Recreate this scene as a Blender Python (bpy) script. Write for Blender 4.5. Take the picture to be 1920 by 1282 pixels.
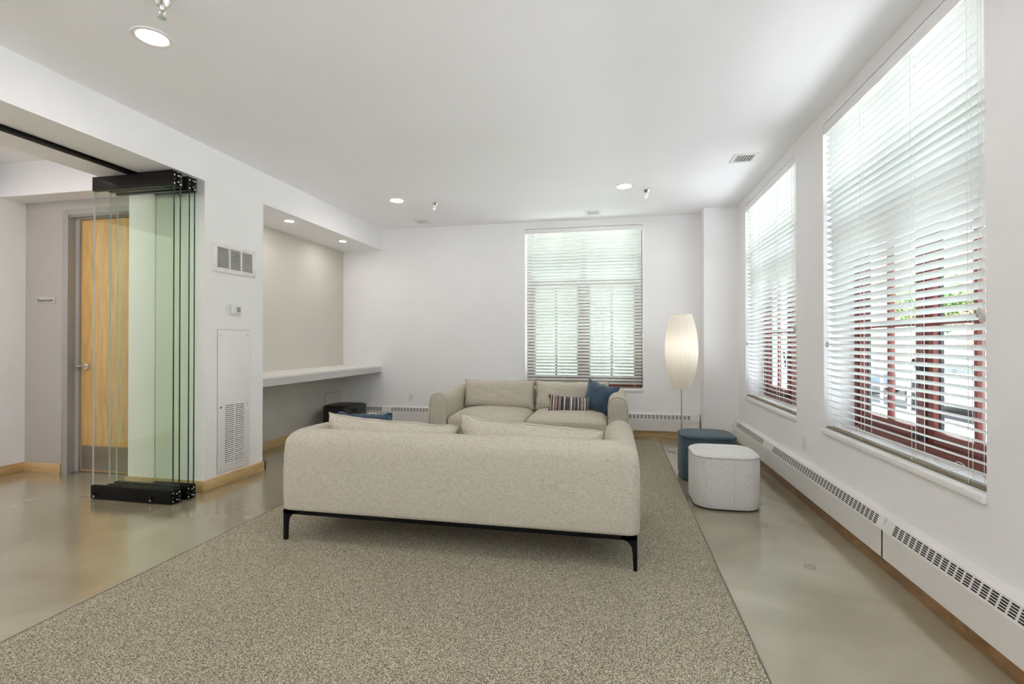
import bpy, bmesh, math, random
from mathutils import Vector, Matrix, noise
random.seed(7)
sc = bpy.context.scene
for o in list(bpy.data.objects): bpy.data.objects.remove(o)
C = sc.collection
PI = math.pi

# ---------------------------------------------------------------- camera, sky, exposure
F, VX, EYE = 930.0, 1152.0, 1.18
cam = bpy.data.cameras.new('camera'); camo = bpy.data.objects.new('camera', cam); C.objects.link(camo)
cam.sensor_width = 36; cam.lens = F/1920*36; cam.clip_start = .02; cam.clip_end = 300
camo.location = (0, 0, EYE); PITCH = math.radians(.35); cam.shift_y = -F*math.tan(PITCH)/1920
camo.rotation_euler = (PI/2+PITCH, 0, math.atan((VX-960)/F))
sc.camera = camo
w = bpy.data.worlds.new('sky'); sc.world = w; w.use_nodes = True
bg = w.node_tree.nodes['Background']; bg.inputs[0].default_value = (.83, .92, 1, 1); bg.inputs[1].default_value = 3.6
sun = bpy.data.lights.new('sun', 'SUN'); suno = bpy.data.objects.new('sun', sun); C.objects.link(suno)
sun.energy = 58; sun.angle = .02; sun.color = (.985, .975, 1); suno.rotation_euler = Vector((.60, 0, -.80)).to_track_quat('-Z', 'Y').to_euler()   # high sun behind the building
sc.view_settings.view_transform = 'Standard'; sc.view_settings.look = 'None'
sc.view_settings.gamma = 1; sc.view_settings.exposure = 0.29; sc.view_settings.use_curve_mapping = False
sc.cycles.max_bounces = 10; sc.cycles.diffuse_bounces = 7; sc.cycles.glossy_bounces = 4
sc.cycles.transmission_bounces = 8; sc.cycles.transparent_max_bounces = 32
sc.cycles.use_adaptive_sampling = True; sc.cycles.adaptive_threshold = .015; sc.cycles.sample_clamp_indirect = 8; sc.cycles.caustics_reflective = False; sc.cycles.caustics_refractive = False
DOWNLIGHT = 116.0      # radiance of a downlight lens

# ---------------------------------------------------------------- materials
M = {}
def mat(name, col, rough=.6, metal=0, spec=.5, noise_amt=0, nscale=20, bump=0, bscale=200, sheen=0, emit=None, estr=0):
    m = bpy.data.materials.new(name); m.use_nodes = True; nt = m.node_tree; b = nt.nodes['Principled BSDF']
    b.inputs['Base Color'].default_value = (*col, 1); b.inputs['Roughness'].default_value = rough
    b.inputs['Metallic'].default_value = metal; b.inputs['Specular IOR Level'].default_value = spec
    if sheen: b.inputs['Sheen Weight'].default_value = sheen
    if emit: b.inputs['Emission Color'].default_value = (*emit, 1); b.inputs['Emission Strength'].default_value = estr
    tc = nt.nodes.new('ShaderNodeTexCoord')
    if noise_amt:
        n = nt.nodes.new('ShaderNodeTexNoise'); n.inputs['Scale'].default_value = nscale; n.inputs['Detail'].default_value = 5
        nt.links.new(tc.outputs['Object'], n.inputs['Vector'])
        r = nt.nodes.new('ShaderNodeValToRGB')
        r.color_ramp.elements[0].position = .3; r.color_ramp.elements[1].position = .7
        r.color_ramp.elements[0].color = (*[c*(1-noise_amt) for c in col], 1)
        r.color_ramp.elements[1].color = (*[min(1, c*(1+noise_amt)) for c in col], 1)
        nt.links.new(n.outputs['Fac'], r.inputs[0]); nt.links.new(r.outputs[0], b.inputs['Base Color'])
    if bump:
        n2 = nt.nodes.new('ShaderNodeTexNoise'); n2.inputs['Scale'].default_value = bscale; n2.inputs['Detail'].default_value = 3
        nt.links.new(tc.outputs['Object'], n2.inputs['Vector'])
        bp = nt.nodes.new('ShaderNodeBump'); bp.inputs['Strength'].default_value = bump; bp.inputs['Distance'].default_value = .004
        nt.links.new(n2.outputs['Fac'], bp.inputs['Height']); nt.links.new(bp.outputs[0], b.inputs['Normal'])
    M[name] = m; return m

mat('wall', (.865, .850, .852), .7, noise_amt=.012, nscale=3, bump=.04, bscale=350)
mat('ceiling', (.925, .915, .935), .8, noise_amt=.01, nscale=2, bump=.03, bscale=300)
mat('grey_wall', (.44, .405, .37), .7, noise_amt=.015, nscale=3, bump=.04, bscale=350)
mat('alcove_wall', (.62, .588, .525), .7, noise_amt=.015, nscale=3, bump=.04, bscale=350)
mat('white_paint', (.82, .81, .79), .45, noise_amt=.01, nscale=6)
mat('heater_paint', (.74, .715, .68), .4, noise_amt=.01, nscale=6)
mat('counter_top', (.83, .81, .78), .3, noise_amt=.01, nscale=8)
mat('counter_edge', (.56, .545, .53), .45, noise_amt=.015, nscale=12)
mat('frame_grey', (.36, .345, .325), .45, noise_amt=.01, nscale=6)
mat('black_metal', (.006, .0055, .0055), .55, spec=.12, noise_amt=.1, nscale=30)
mat('bronze_metal', (.008, .0065, .005), .35, spec=.22, noise_amt=.1, nscale=30)
mat('chrome', (.75, .74, .72), .14, metal=1, noise_amt=.02, nscale=30)
mat('steel', (.42, .40, .37), .34, metal=1, noise_amt=.04, nscale=4)
mat('dark_void', (.02, .019, .018), .8, noise_amt=.1, nscale=10)
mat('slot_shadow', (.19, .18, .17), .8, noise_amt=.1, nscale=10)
mat('red_frame', (.17, .032, .022), .45, noise_amt=.08, nscale=15)
mat('rubber', (.03, .03, .032), .7, noise_amt=.1, nscale=10)
mat('plastic_white', (.80, .79, .77), .35, noise_amt=.01, nscale=10)
mat('screen_grey', (.30, .31, .29), .3, noise_amt=.06, nscale=60)
mat('sign_grey', (.50, .47, .42), .5, noise_amt=.02, nscale=20)
mat('ink', (.03, .028, .026), .6, noise_amt=.1, nscale=20)
mat('white_ink', (.75, .75, .75), .6, noise_amt=.03, nscale=20)
mat('blue_velvet', (.020, .052, .095), .75, noise_amt=.45, nscale=14, bump=.2, bscale=500, sheen=.6)
mat('teal_felt', (.034, .068, .090), .9, noise_amt=.35, nscale=260, bump=.4, bscale=400, sheen=.15)
mat('grey_felt', (.69, .672, .655), .9, noise_amt=.36, nscale=260, bump=.4, bscale=400)
mat('black_leather', (.012, .011, .011), .42, noise_amt=.2, nscale=40, bump=.15, bscale=160)
mat('black_felt_seam', (.02, .03, .035), .9, noise_amt=.2, nscale=100)
mat('grey_seam', (.44, .43, .42), .9, noise_amt=.2, nscale=100)
mat('cord', (.78, .77, .74), .6, noise_amt=.02, nscale=60)
mat('rail_shade', (.20, .165, .10), .5, noise_amt=.05, nscale=20)  # brown stands in for the shadow line at the blind's bottom rail
mat('knob', (.50, .48, .42), .4, noise_amt=.05, nscale=40)
mat('asphalt', (.10, .10, .105), .9, noise_amt=.1, nscale=3, bump=.2, bscale=60)
mat('pavement', (.62, .62, .635), .9, noise_amt=.06, nscale=2)
mat('gravel', (.33, .355, .325), .9, noise_amt=.15, nscale=8, bump=.3, bscale=40)
mat('grass', (.16, .27, .06), .9, noise_amt=.35, nscale=14)
mat('leaves', (.10, .20, .05), .8, noise_amt=.5, nscale=9)
mat('bark', (.12, .09, .06), .9, noise_amt=.3, nscale=20)
mat('stucco', (.24, .262, .228), .9, noise_amt=.05, nscale=2)
mat('brick', (.15, .07, .05), .9, noise_amt=.15, nscale=5)
mat('dark_glass', (.10, .12, .14), .1, noise_amt=.1, nscale=3)
mat('car_white', (.75, .76, .78), .2, noise_amt=.01, nscale=3)
mat('car_blue', (.22, .30, .40), .2, noise_amt=.02, nscale=3)
mat('rail_white', (.72, .70, .70), .5, noise_amt=.03, nscale=6)

def emission(name, col, s):
    m = bpy.data.materials.new(name); m.use_nodes = True; nt = m.node_tree
    nt.nodes.remove(nt.nodes['Principled BSDF']); e = nt.nodes.new('ShaderNodeEmission')
    e.inputs[0].default_value = (*col, 1); e.inputs[1].default_value = s
    nt.links.new(e.outputs[0], nt.nodes['Material Output'].inputs[0]); M[name] = m
emission('lens_lit', (1, .965, .945), DOWNLIGHT)
emission('lens_hall_fill', (1, .965, .945), DOWNLIGHT*2.2)  # boosted lens for the added, unseen hall downlights
emission('lens_small', (1, .955, .90), DOWNLIGHT*1.1)
emission('bulb_lit', (1, .955, .89), 12.0)

def wood(name, a, b, scale=(1, 1, 1), rough=.4):
    m = bpy.data.materials.new(name); m.use_nodes = True; nt = m.node_tree; p = nt.nodes['Principled BSDF']
    tc = nt.nodes.new('ShaderNodeTexCoord'); mp = nt.nodes.new('ShaderNodeMapping'); mp.inputs['Scale'].default_value = scale
    n = nt.nodes.new('ShaderNodeTexNoise'); n.inputs['Scale'].default_value = 3; n.inputs['Detail'].default_value = 6
    n.inputs['Distortion'].default_value = 1.2
    r = nt.nodes.new('ShaderNodeValToRGB'); r.color_ramp.elements[0].position = .32; r.color_ramp.elements[1].position = .68
    r.color_ramp.elements[0].color = (*a, 1); r.color_ramp.elements[1].color = (*b, 1)
    nt.links.new(tc.outputs['Object'], mp.inputs[0]); nt.links.new(mp.outputs[0], n.inputs['Vector'])
    nt.links.new(n.outputs['Fac'], r.inputs[0]); nt.links.new(r.outputs[0], p.inputs['Base Color'])
    p.inputs['Roughness'].default_value = rough; M[name] = m
wood('maple_x', (.50, .33, .14), (.68, .48, .25), (1.2, 8, 9))
wood('maple_y', (.50, .33, .14), (.68, .48, .25), (8, 1.2, 9))
wood('toe_y', (.20, .095, .03), (.36, .20, .075), (6, 2.4, 5))
wood('birch_door', (.56, .335, .12), (.74, .48, .20), (5, 5, .7), .35)

def glassmat(name, tint, refl=.5, rough=0.0, ior=1.45):
    m = bpy.data.materials.new(name); m.use_nodes = True; nt = m.node_tree
    nt.nodes.remove(nt.nodes['Principled BSDF'])
    t = nt.nodes.new('ShaderNodeBsdfTransparent'); t.inputs[0].default_value = (*tint, 1)
    g = nt.nodes.new('ShaderNodeBsdfGlossy'); g.inputs['Roughness'].default_value = rough; g.inputs[0].default_value = (.9, 1, .95, 1)
    f = nt.nodes.new('ShaderNodeFresnel'); f.inputs[0].default_value = ior
    k = nt.nodes.new('ShaderNodeMath'); k.operation = 'MULTIPLY'; k.inputs[1].default_value = refl
    mx = nt.nodes.new('ShaderNodeMixShader')
    ge = nt.nodes.new('ShaderNodeNewGeometry'); fr = nt.nodes.new('ShaderNodeMath'); fr.operation = 'SUBTRACT'; fr.inputs[0].default_value = 1
    k2 = nt.nodes.new('ShaderNodeMath'); k2.operation = 'MULTIPLY'
    nt.links.new(ge.outputs['Backfacing'], fr.inputs[1]); nt.links.new(fr.outputs[0], k2.inputs[1]); nt.links.new(f.outputs[0], k.inputs[0])
    nt.links.new(k.outputs[0], k2.inputs[0]); nt.links.new(k2.outputs[0], mx.inputs[0])
    nt.links.new(t.outputs[0], mx.inputs[1]); nt.links.new(g.outputs[0], mx.inputs[2])
    nt.links.new(mx.outputs[0], nt.nodes['Material Output'].inputs[0]); M[name] = m
glassmat('panel_glass', (.960, .975, .950), .8)
glassmat('window_glass', (.97, .99, .985), .5)
mat('glass_edge', (.010, .045, .028), .15, noise_amt=.15, nscale=3)
mat('glass_edge_light', (.62, .66, .63), .2, noise_amt=.05, nscale=6)

def translucent(name, col, tcol, fac, rough=.5, spec=.3):
    m = bpy.data.materials.new(name); m.use_nodes = True; nt = m.node_tree; p = nt.nodes['Principled BSDF']
    p.inputs['Base Color'].default_value = (*col, 1); p.inputs['Roughness'].default_value = rough
    p.inputs['Specular IOR Level'].default_value = spec
    t = nt.nodes.new('ShaderNodeBsdfTranslucent'); t.inputs[0].default_value = (*tcol, 1)
    mx = nt.nodes.new('ShaderNodeMixShader'); mx.inputs[0].default_value = fac
    nt.links.new(p.outputs[0], mx.inputs[1]); nt.links.new(t.outputs[0], mx.inputs[2])
    nt.links.new(mx.outputs[0], nt.nodes['Material Output'].inputs[0]); M[name] = m
translucent('slat', (.90, .90, .88), (.90, .93, .92), .42)
translucent('lamp_shade', (.88, .85, .79), (.92, .86, .76), .45, .6, .2)

def concrete():
    m = bpy.data.materials.new('concrete'); m.use_nodes = True; nt = m.node_tree; p = nt.nodes['Principled BSDF']
    tc = nt.nodes.new('ShaderNodeTexCoord')
    n = nt.nodes.new('ShaderNodeTexNoise'); n.inputs['Scale'].default_value = 1.1; n.inputs['Detail'].default_value = 5; n.inputs['Roughness'].default_value = .5
    n.inputs['Distortion'].default_value = .6
    r = nt.nodes.new('ShaderNodeValToRGB'); e = r.color_ramp.elements
    e[0].position = .28; e[0].color = (.235, .195, .116, 1); e[1].position = .74; e[1].color = (.44, .395, .295, 1)
    k = e.new(.52); k.color = (.335, .29, .192, 1)
    n2 = nt.nodes.new('ShaderNodeTexNoise'); n2.inputs['Scale'].default_value = 7; n2.inputs['Detail'].default_value = 4
    r2 = nt.nodes.new('ShaderNodeMapRange'); r2.inputs[1].default_value = .3; r2.inputs[2].default_value = .7; r2.inputs[3].default_value = .13; r2.inputs[4].default_value = .23
    n3 = nt.nodes.new('ShaderNodeTexNoise'); n3.inputs['Scale'].default_value = 5; n3.inputs['Detail'].default_value = 2
    bp = nt.nodes.new('ShaderNodeBump'); bp.inputs['Strength'].default_value = .02; bp.inputs['Distance'].default_value = .02
    for q in (n, n2, n3): nt.links.new(tc.outputs['Object'], q.inputs['Vector'])
    nt.links.new(n.outputs['Fac'], r.inputs[0]); nt.links.new(r.outputs[0], p.inputs['Base Color'])
    nt.links.new(n2.outputs['Fac'], r2.inputs[0]); nt.links.new(r2.outputs[0], p.inputs['Roughness'])
    nt.links.new(n3.outputs['Fac'], bp.inputs['Height']); nt.links.new(bp.outputs[0], p.inputs['Normal'])
    p.inputs['Specular IOR Level'].default_value = .6; p.inputs['Coat Weight'].default_value = 1; p.inputs['Coat Roughness'].default_value = .2; p.inputs['Coat IOR'].default_value = 1.8
    M['concrete'] = m
concrete()

def speckle(name, cols, scale, bump, bdist=.004, rough=.95, sheen=0):
    m = bpy.data.materials.new(name); m.use_nodes = True; nt = m.node_tree; p = nt.nodes['Principled BSDF']
    tc = nt.nodes.new('ShaderNodeTexCoord')
    n = nt.nodes.new('ShaderNodeTexNoise'); n.inputs['Scale'].default_value = scale; n.inputs['Detail'].default_value = 1.5; n.inputs['Roughness'].default_value = .6
    r = nt.nodes.new('ShaderNodeValToRGB'); e = r.color_ramp.elements
    e[0].position = .36; e[0].color = (*cols[0], 1); e[1].position = .64; e[1].color = (*cols[2], 1)
    k = e.new(.5); k.color = (*cols[1], 1)
    big = nt.nodes.new('ShaderNodeTexNoise'); big.inputs['Scale'].default_value = 1.2; big.inputs['Detail'].default_value = 3
    mr = nt.nodes.new('ShaderNodeMapRange'); mr.inputs[3].default_value = .88; mr.inputs[4].default_value = 1.12
    mx = nt.nodes.new('ShaderNodeMix'); mx.data_type = 'RGBA'; mx.blend_type = 'MULTIPLY'; mx.inputs[0].default_value = 1
    bp = nt.nodes.new('ShaderNodeBump'); bp.inputs['Strength'].default_value = bump; bp.inputs['Distance'].default_value = bdist
    nt.links.new(tc.outputs['Object'], n.inputs['Vector']); nt.links.new(tc.outputs['Object'], big.inputs['Vector'])
    nt.links.new(n.outputs['Fac'], r.inputs[0]); nt.links.new(big.outputs['Fac'], mr.inputs[0])
    nt.links.new(r.outputs[0], mx.inputs[6]); nt.links.new(mr.outputs[0], mx.inputs[7]); nt.links.new(mx.outputs[2], p.inputs['Base Color'])
    nt.links.new(n.outputs['Fac'], bp.inputs['Height']); nt.links.new(bp.outputs[0], p.inputs['Normal'])
    p.inputs['Roughness'].default_value = rough; p.inputs['Specular IOR Level'].default_value = .15
    M[name] = m
speckle('carpet', ((.10, .086, .056), (.31, .272, .196), (.59, .54, .42)), 215, .8)

def linen():
    m = bpy.data.materials.new('linen'); m.use_nodes = True; nt = m.node_tree; p = nt.nodes['Principled BSDF']
    tc = nt.nodes.new('ShaderNodeTexCoord'); outs = []
    for s in ((190, 190, 42), (42, 42, 190)):
        mp = nt.nodes.new('ShaderNodeMapping'); mp.inputs['Scale'].default_value = s
        n = nt.nodes.new('ShaderNodeTexNoise'); n.inputs['Scale'].default_value = 1; n.inputs['Detail'].default_value = 2
        nt.links.new(tc.outputs['Object'], mp.inputs[0]); nt.links.new(mp.outputs[0], n.inputs['Vector']); outs.append(n)
    a = nt.nodes.new('ShaderNodeMath'); a.operation = 'ADD'
    nt.links.new(outs[0].outputs['Fac'], a.inputs[0]); nt.links.new(outs[1].outputs['Fac'], a.inputs[1])
    r = nt.nodes.new('ShaderNodeValToRGB'); e = r.color_ramp.elements
    h = nt.nodes.new('ShaderNodeMath'); h.operation = 'MULTIPLY'; h.inputs[1].default_value = .5
    nt.links.new(a.outputs[0], h.inputs[0]); nt.links.new(h.outputs[0], r.inputs[0])
    e[0].position = .33; e[0].color = (.425, .382, .30, 1); e[1].position = .62; e[1].color = (.57, .527, .44, 1)
    nt.links.new(r.outputs[0], p.inputs['Base Color'])
    bp = nt.nodes.new('ShaderNodeBump'); bp.inputs['Strength'].default_value = .25; bp.inputs['Distance'].default_value = .002
    nt.links.new(h.outputs[0], bp.inputs['Height']); nt.links.new(bp.outputs[0], p.inputs['Normal'])
    p.inputs['Roughness'].default_value = .9; p.inputs['Specular IOR Level'].default_value = .15
    M['linen'] = m
linen()
mat('linen_piping', (.43, .39, .31), .9, noise_amt=.1, nscale=100)

def striped():
    m = bpy.data.materials.new('striped_cloth'); m.use_nodes = True; nt = m.node_tree; p = nt.nodes['Principled BSDF']
    tc = nt.nodes.new('ShaderNodeTexCoord'); sx = nt.nodes.new('ShaderNodeSeparateXYZ')
    mr = nt.nodes.new('ShaderNodeMapRange'); mr.inputs[1].default_value = -.22; mr.inputs[2].default_value = .22
    r = nt.nodes.new('ShaderNodeValToRGB'); r.color_ramp.interpolation = 'CONSTANT'
    pal = [(.03, .022, .03), (.40, .30, .27), (.05, .035, .03), (.55, .50, .44), (.16, .07, .045), (.30, .21, .21), (.22, .22, .20), (.02, .02, .025), (.10, .09, .095), (.62, .58, .55)]
    seq = [0, 1, 2, 3, 4, 1, 0, 5, 6, 7, 8, 3, 7, 8, 2, 6, 9, 7, 6, 8, 0, 3, 7, 6, 1, 4, 9, 0, 5, 1]
    e = r.color_ramp.elements
    while len(e) < len(seq): e.new(.5)
    for i, s in enumerate(seq): e[i].position = i/len(seq); e[i].color = (*pal[s], 1)
    nt.links.new(tc.outputs['Object'], sx.inputs[0]); nt.links.new(sx.outputs[0], mr.inputs[0])
    nt.links.new(mr.outputs[0], r.inputs[0]); nt.links.new(r.outputs[0], p.inputs['Base Color'])
    p.inputs['Roughness'].default_value = .9; M['striped_cloth'] = m
striped()

# ---------------------------------------------------------------- geometry helpers
class MB:
    """collects shapes; build() links them as one mesh object"""
    def __init__(s): s.v = []; s.f = []
    def add(s, vs, fs):
        k = len(s.v); s.v += [tuple(v) for v in vs]; s.f += [tuple(i+k for i in f) for f in fs]; return s
    def box(s, a, b, bev=0, seg=2):
        x0, x1 = sorted((a[0], b[0])); y0, y1 = sorted((a[1], b[1])); z0, z1 = sorted((a[2], b[2]))
        if bev <= 0:
            return s.add([(x0,y0,z0),(x1,y0,z0),(x1,y1,z0),(x0,y1,z0),(x0,y0,z1),(x1,y0,z1),(x1,y1,z1),(x0,y1,z1)],
                         [(0,3,2,1),(4,5,6,7),(0,1,5,4),(1,2,6,5),(2,3,7,6),(3,0,4,7)])
        bm = bmesh.new(); bmesh.ops.create_cube(bm, size=1)
        for v in bm.verts: v.co = ((x0+x1)/2+v.co.x*(x1-x0), (y0+y1)/2+v.co.y*(y1-y0), (z0+z1)/2+v.co.z*(z1-z0))
        bmesh.ops.bevel(bm, geom=bm.edges[:], offset=bev, segments=seg, affect='EDGES', profile=.5)
        bm.verts.index_update(); s.add([v.co[:] for v in bm.verts], [[v.index for v in f.verts] for f in bm.faces]); bm.free(); return s
    def tube(s, pts, r, n=8, caps=True, closed=False):
        pts = [Vector(p) for p in pts]; rr = r if isinstance(r, (list, tuple)) else [r]*len(pts); rings = []; up = None
        for i, p in enumerate(pts):
            if closed: t = (pts[(i+1) % len(pts)]-pts[i-1]).normalized()
            else: t = (pts[min(i+1, len(pts)-1)]-pts[max(i-1, 0)]).normalized()
            if up is None:
                up = Vector((0,0,1)) if abs(t.z) < .9 else Vector((1,0,0))
            a = t.cross(up).normalized(); b = a.cross(t).normalized(); up = b
            rings.append([p+(a*math.cos(2*PI*k/n)+b*math.sin(2*PI*k/n))*rr[i] for k in range(n)])
        vs = [v for g in rings for v in g]; fs = []; m = len(rings)
        for i in range(m if closed else m-1):
            j = (i+1) % m
            for k in range(n): fs.append((i*n+k, i*n+(k+1) % n, j*n+(k+1) % n, j*n+k))
        if caps and not closed: fs += [tuple(range(n-1, -1, -1)), tuple((m-1)*n+k for k in range(n))]
        return s.add(vs, fs)
    def lathe(s, prof, c=(0,0,0), n=32, axis='z', cap=True):
        vs = []; fs = []
        for r, h in prof:
            for k in range(n):
                x, y = r*math.cos(2*PI*k/n), r*math.sin(2*PI*k/n)
                p = {'z': (x, y, h), 'x': (h, x, y), 'y': (y, h, x)}[axis]
                vs.append((c[0]+p[0], c[1]+p[1], c[2]+p[2]))
        for i in range(len(prof)-1):
            for k in range(n): fs.append((i*n+k, i*n+(k+1) % n, (i+1)*n+(k+1) % n, (i+1)*n+k))
        if cap: fs += [tuple(range(n-1, -1, -1)), tuple((len(prof)-1)*n+k for k in range(n))]
        return s.add(vs, fs)
    def extrude(s, poly, d, depth):
        """poly: 3D points, extruded by vector d*depth"""
        n = len(poly); d = Vector(d)*depth; a = [Vector(p) for p in poly]
        return s.add(a+[p+d for p in a], [tuple(range(n-1, -1, -1)), tuple(range(n, 2*n))]+[(i, (i+1) % n, n+(i+1) % n, n+i) for i in range(n)])
    def mesh(s, name, m, smooth=False, origin=(0,0,0), ang=None):
        me = bpy.data.meshes.new(name); ox, oy, oz = origin
        me.from_pydata([(x-ox, y-oy, z-oz) for x, y, z in s.v], [], s.f); me.update()
        bm = bmesh.new(); bm.from_mesh(me); bmesh.ops.recalc_face_normals(bm, faces=bm.faces[:]); bm.to_mesh(me); bm.free()
        me.materials.append(M[m])
        if smooth:
            me.shade_smooth()
            if ang: me.set_sharp_from_angle(angle=math.radians(ang))
        return me
    def build(s, name, m, parent=None, smooth=False, origin=None, ang=40):
        if origin is None: origin = wloc(parent) if parent else (0,0,0)
        o = bpy.data.objects.new(name, s.mesh(name, m, smooth, origin, ang)); C.objects.link(o)
        if parent: o.parent = parent
        else: o.location = origin
        return o
def wloc(o):
    v = Vector((0,0,0))
    while o: v += o.location; o = o.parent
    return tuple(v)
def obj(name, me, parent=None, loc=(0,0,0), rot=(0,0,0)):
    o = bpy.data.objects.new(name, me); C.objects.link(o); o.location = loc; o.rotation_euler = rot
    if parent: o.parent = parent
    return o
def tag(o, label=None, cat=None, group=None, kind=None):
    if label: o['label'] = label
    if cat: o['category'] = cat
    if group: o['group'] = group
    if kind: o['kind'] = kind
    return o
def thing(name, loc, label, cat, group=None, rz=0, kind=None):
    o = bpy.data.objects.new(name, None); C.objects.link(o); o.empty_display_size = .1
    o.location = loc; o.rotation_euler = (0,0,rz); return tag(o, label, cat, group, kind)
def box(name, a, b, m, parent=None, bev=0, origin=None): return MB().box(a, b, bev).build(name, m, parent, bev > 0, origin)
def wall_boxes(mb, a0, a1, z0, z1, holes, put):
    """fill the rectangle a0..a1 x z0..z1 except holes (u0,u1,v0,v1); put(u0,u1,v0,v1)"""
    us = sorted({a0, a1, *[h[0] for h in holes], *[h[1] for h in holes]})
    for u0, u1 in zip(us, us[1:]):
        cut = sorted([(h[2], h[3]) for h in holes if h[0] <= u0+1e-6 and h[1] >= u1-1e-6]); z = z0
        for c0, c1 in cut:
            if c0 > z+1e-6: put(u0, u1, z, c0)
            z = c1
        if z < z1-1e-6: put(u0, u1, z, z1)

# ---------------------------------------------------------------- the room
XL, XR, YB, ZC = -3.163, 1.39, 6.375, 2.74
YN = -3.2                    # wall behind the viewer
ZH = 2.453                   # underside of the header and of the alcove soffit
WZ0, WZ1 = .562, 2.65        # window opening
WY = [(2.222, 3.722), (4.24, 5.764), (.20, 1.70)]  # last opening is unseen, added for daylight
WX = (-1.143, .351)

tag(box('floor', (-7.4, YN-.3, -.2), (XR+.3, YB+.3, 0), 'concrete'), 'polished olive grey concrete floor', 'floor', kind='structure')
tag(box('ceiling', (-7.4, YN-.3, ZC), (XR+.3, YB+.3, ZC+.2), 'ceiling'), 'flat white plasterboard ceiling', 'ceiling', kind='structure')

mb = MB(); wall_boxes(mb, YN-.3, YB+.3, 0, ZC, [(a, b, WZ0, WZ1) for a, b in WY], lambda u0, u1, v0, v1: mb.box((XR, u0, v0), (XR+.26, u1, v1)))
tag(mb.build('wall_right', 'wall'), 'white side wall with two tall windows', 'wall', kind='structure')
mb = MB(); wall_boxes(mb, -3.749, XR, 0, ZC, [(WX[0], WX[1], WZ0, WZ1)], lambda u0, u1, v0, v1: mb.box((u0, YB, v0), (u1, YB+.26, v1)))
tag(mb.build('wall_back', 'wall'), 'white end wall with one window above the far sofa', 'wall', kind='structure')
tag(box('wall_column', (1.02, 6.09, 0), (XR, YB, ZC), 'wall'), 'white boxed column in the far right corner', 'wall', kind='structure')
WN = [(-2.75, -1.25), (-.85, .65), (-5.2, -3.95)]  # unseen window openings added to let in fill daylight
mb = MB(); wall_boxes(mb, -7.4, XR, 0, ZC, [(a, b, WZ0, WZ1) for a, b in WN], lambda u0, u1, v0, v1: mb.box((u0, YN-.26, v0), (u1, YN, v1)))
tag(mb.build('wall_near', 'wall'), 'white wall behind the viewer', 'wall', kind='structure')
mb = MB()
mb.box((-3.887, 3.335, 0), (XL, 4.0, ZC))                        # pier
mb.box((-3.887, -.9, ZH), (XL, 3.335, ZC))                       # header over the opening
mb.box((-3.749, 4.0, ZH), (XL, YB, ZC))                          # soffit over the alcove
mb.box((-3.887, YN, 0), (XL, -.9, ZC))
tag(mb.build('wall_left', 'wall'), 'white side wall with wide opening and counter alcove', 'wall', kind='structure')
tag(box('wall_alcove', (-3.887, 4.0, 0), (-3.749, YB+.26, ZC), 'alcove_wall'), 'grey painted wall at the back of the alcove', 'wall', kind='structure')

# hall beyond the opening
HW = 3.548; LX0, LX1 = -4.742, -3.955
mb = MB(); wall_boxes(mb, -5.285, -3.887, 0, ZC, [(LX0-.05, LX1+.05, 0, 2.315)], lambda u0, u1, v0, v1: mb.box((u0, HW, v0), (u1, HW+.14, v1)))
tag(mb.build('wall_hall_grey', 'grey_wall'), 'warm grey recessed wall around the wooden door', 'wall', kind='structure')
tag(box('wall_hall_header', (-7.4, 3.35, 2.45), (-3.887, HW, ZC), 'wall'), 'white header above the grey door recess', 'wall', kind='structure')
tag(box('wall_hall', (-5.45, YN, 0), (-5.285, HW+.14, 2.45), 'wall'), 'white hall wall at the far left', 'wall', kind='structure')
tag(box('wall_far_left', (-7.6, YN-.3, 0), (-7.4, YB, ZC), 'wall'), 'outer white wall beyond the hall', 'wall', kind='structure')
tag(box('wall_restroom', (-7.4, 4.9, 0), (-3.887, 5.0, ZC), 'wall'), 'white wall behind the closed door', 'wall', kind='structure')

# baseboards
BH = .088
mb = MB(); mb.box((XL, 3.318, 0), (XL+.02, 4.02, BH), .002); mb.box((-3.905, 3.318, 0), (XL, 3.335, BH), .002); mb.box((XL-.006, 4.0, 0), (XL+.02, 4.02, BH), .002)
tag(mb.build('baseboard_left', 'maple_y', smooth=True), 'maple baseboard around the white pier', 'baseboard', kind='structure')
tag(box('baseboard_alcove', (-3.749, 4.0, 0), (-3.73, YB, BH), 'maple_y', bev=.002), 'maple baseboard under the alcove counter', 'baseboard', kind='structure')
tag(box('baseboard_right', (1.362, YN, 0), (XR, 6.09, .09), 'toe_y', bev=.002), 'brown wooden baseboard below the window wall heater', 'baseboard', kind='structure')
tag(box('baseboard_back', (-3.73, YB-.022, 0), (1.02, YB, .094), 'maple_x', bev=.002), 'maple baseboard below the end wall heater', 'baseboard', kind='structure')
mb = MB(); mb.box((-5.285, HW-.018, 0), (-4.856, HW, BH), .002)
tag(mb.build('baseboard_hall', 'maple_x', smooth=True), 'short maple baseboard left of the door frame', 'baseboard', kind='structure')
tag(box('baseboard_hall_left', (-5.285, YN, 0), (-5.267, HW-.018, BH), 'maple_y', bev=.002), 'maple baseboard on the white hall wall', 'baseboard', kind='structure')

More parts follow.
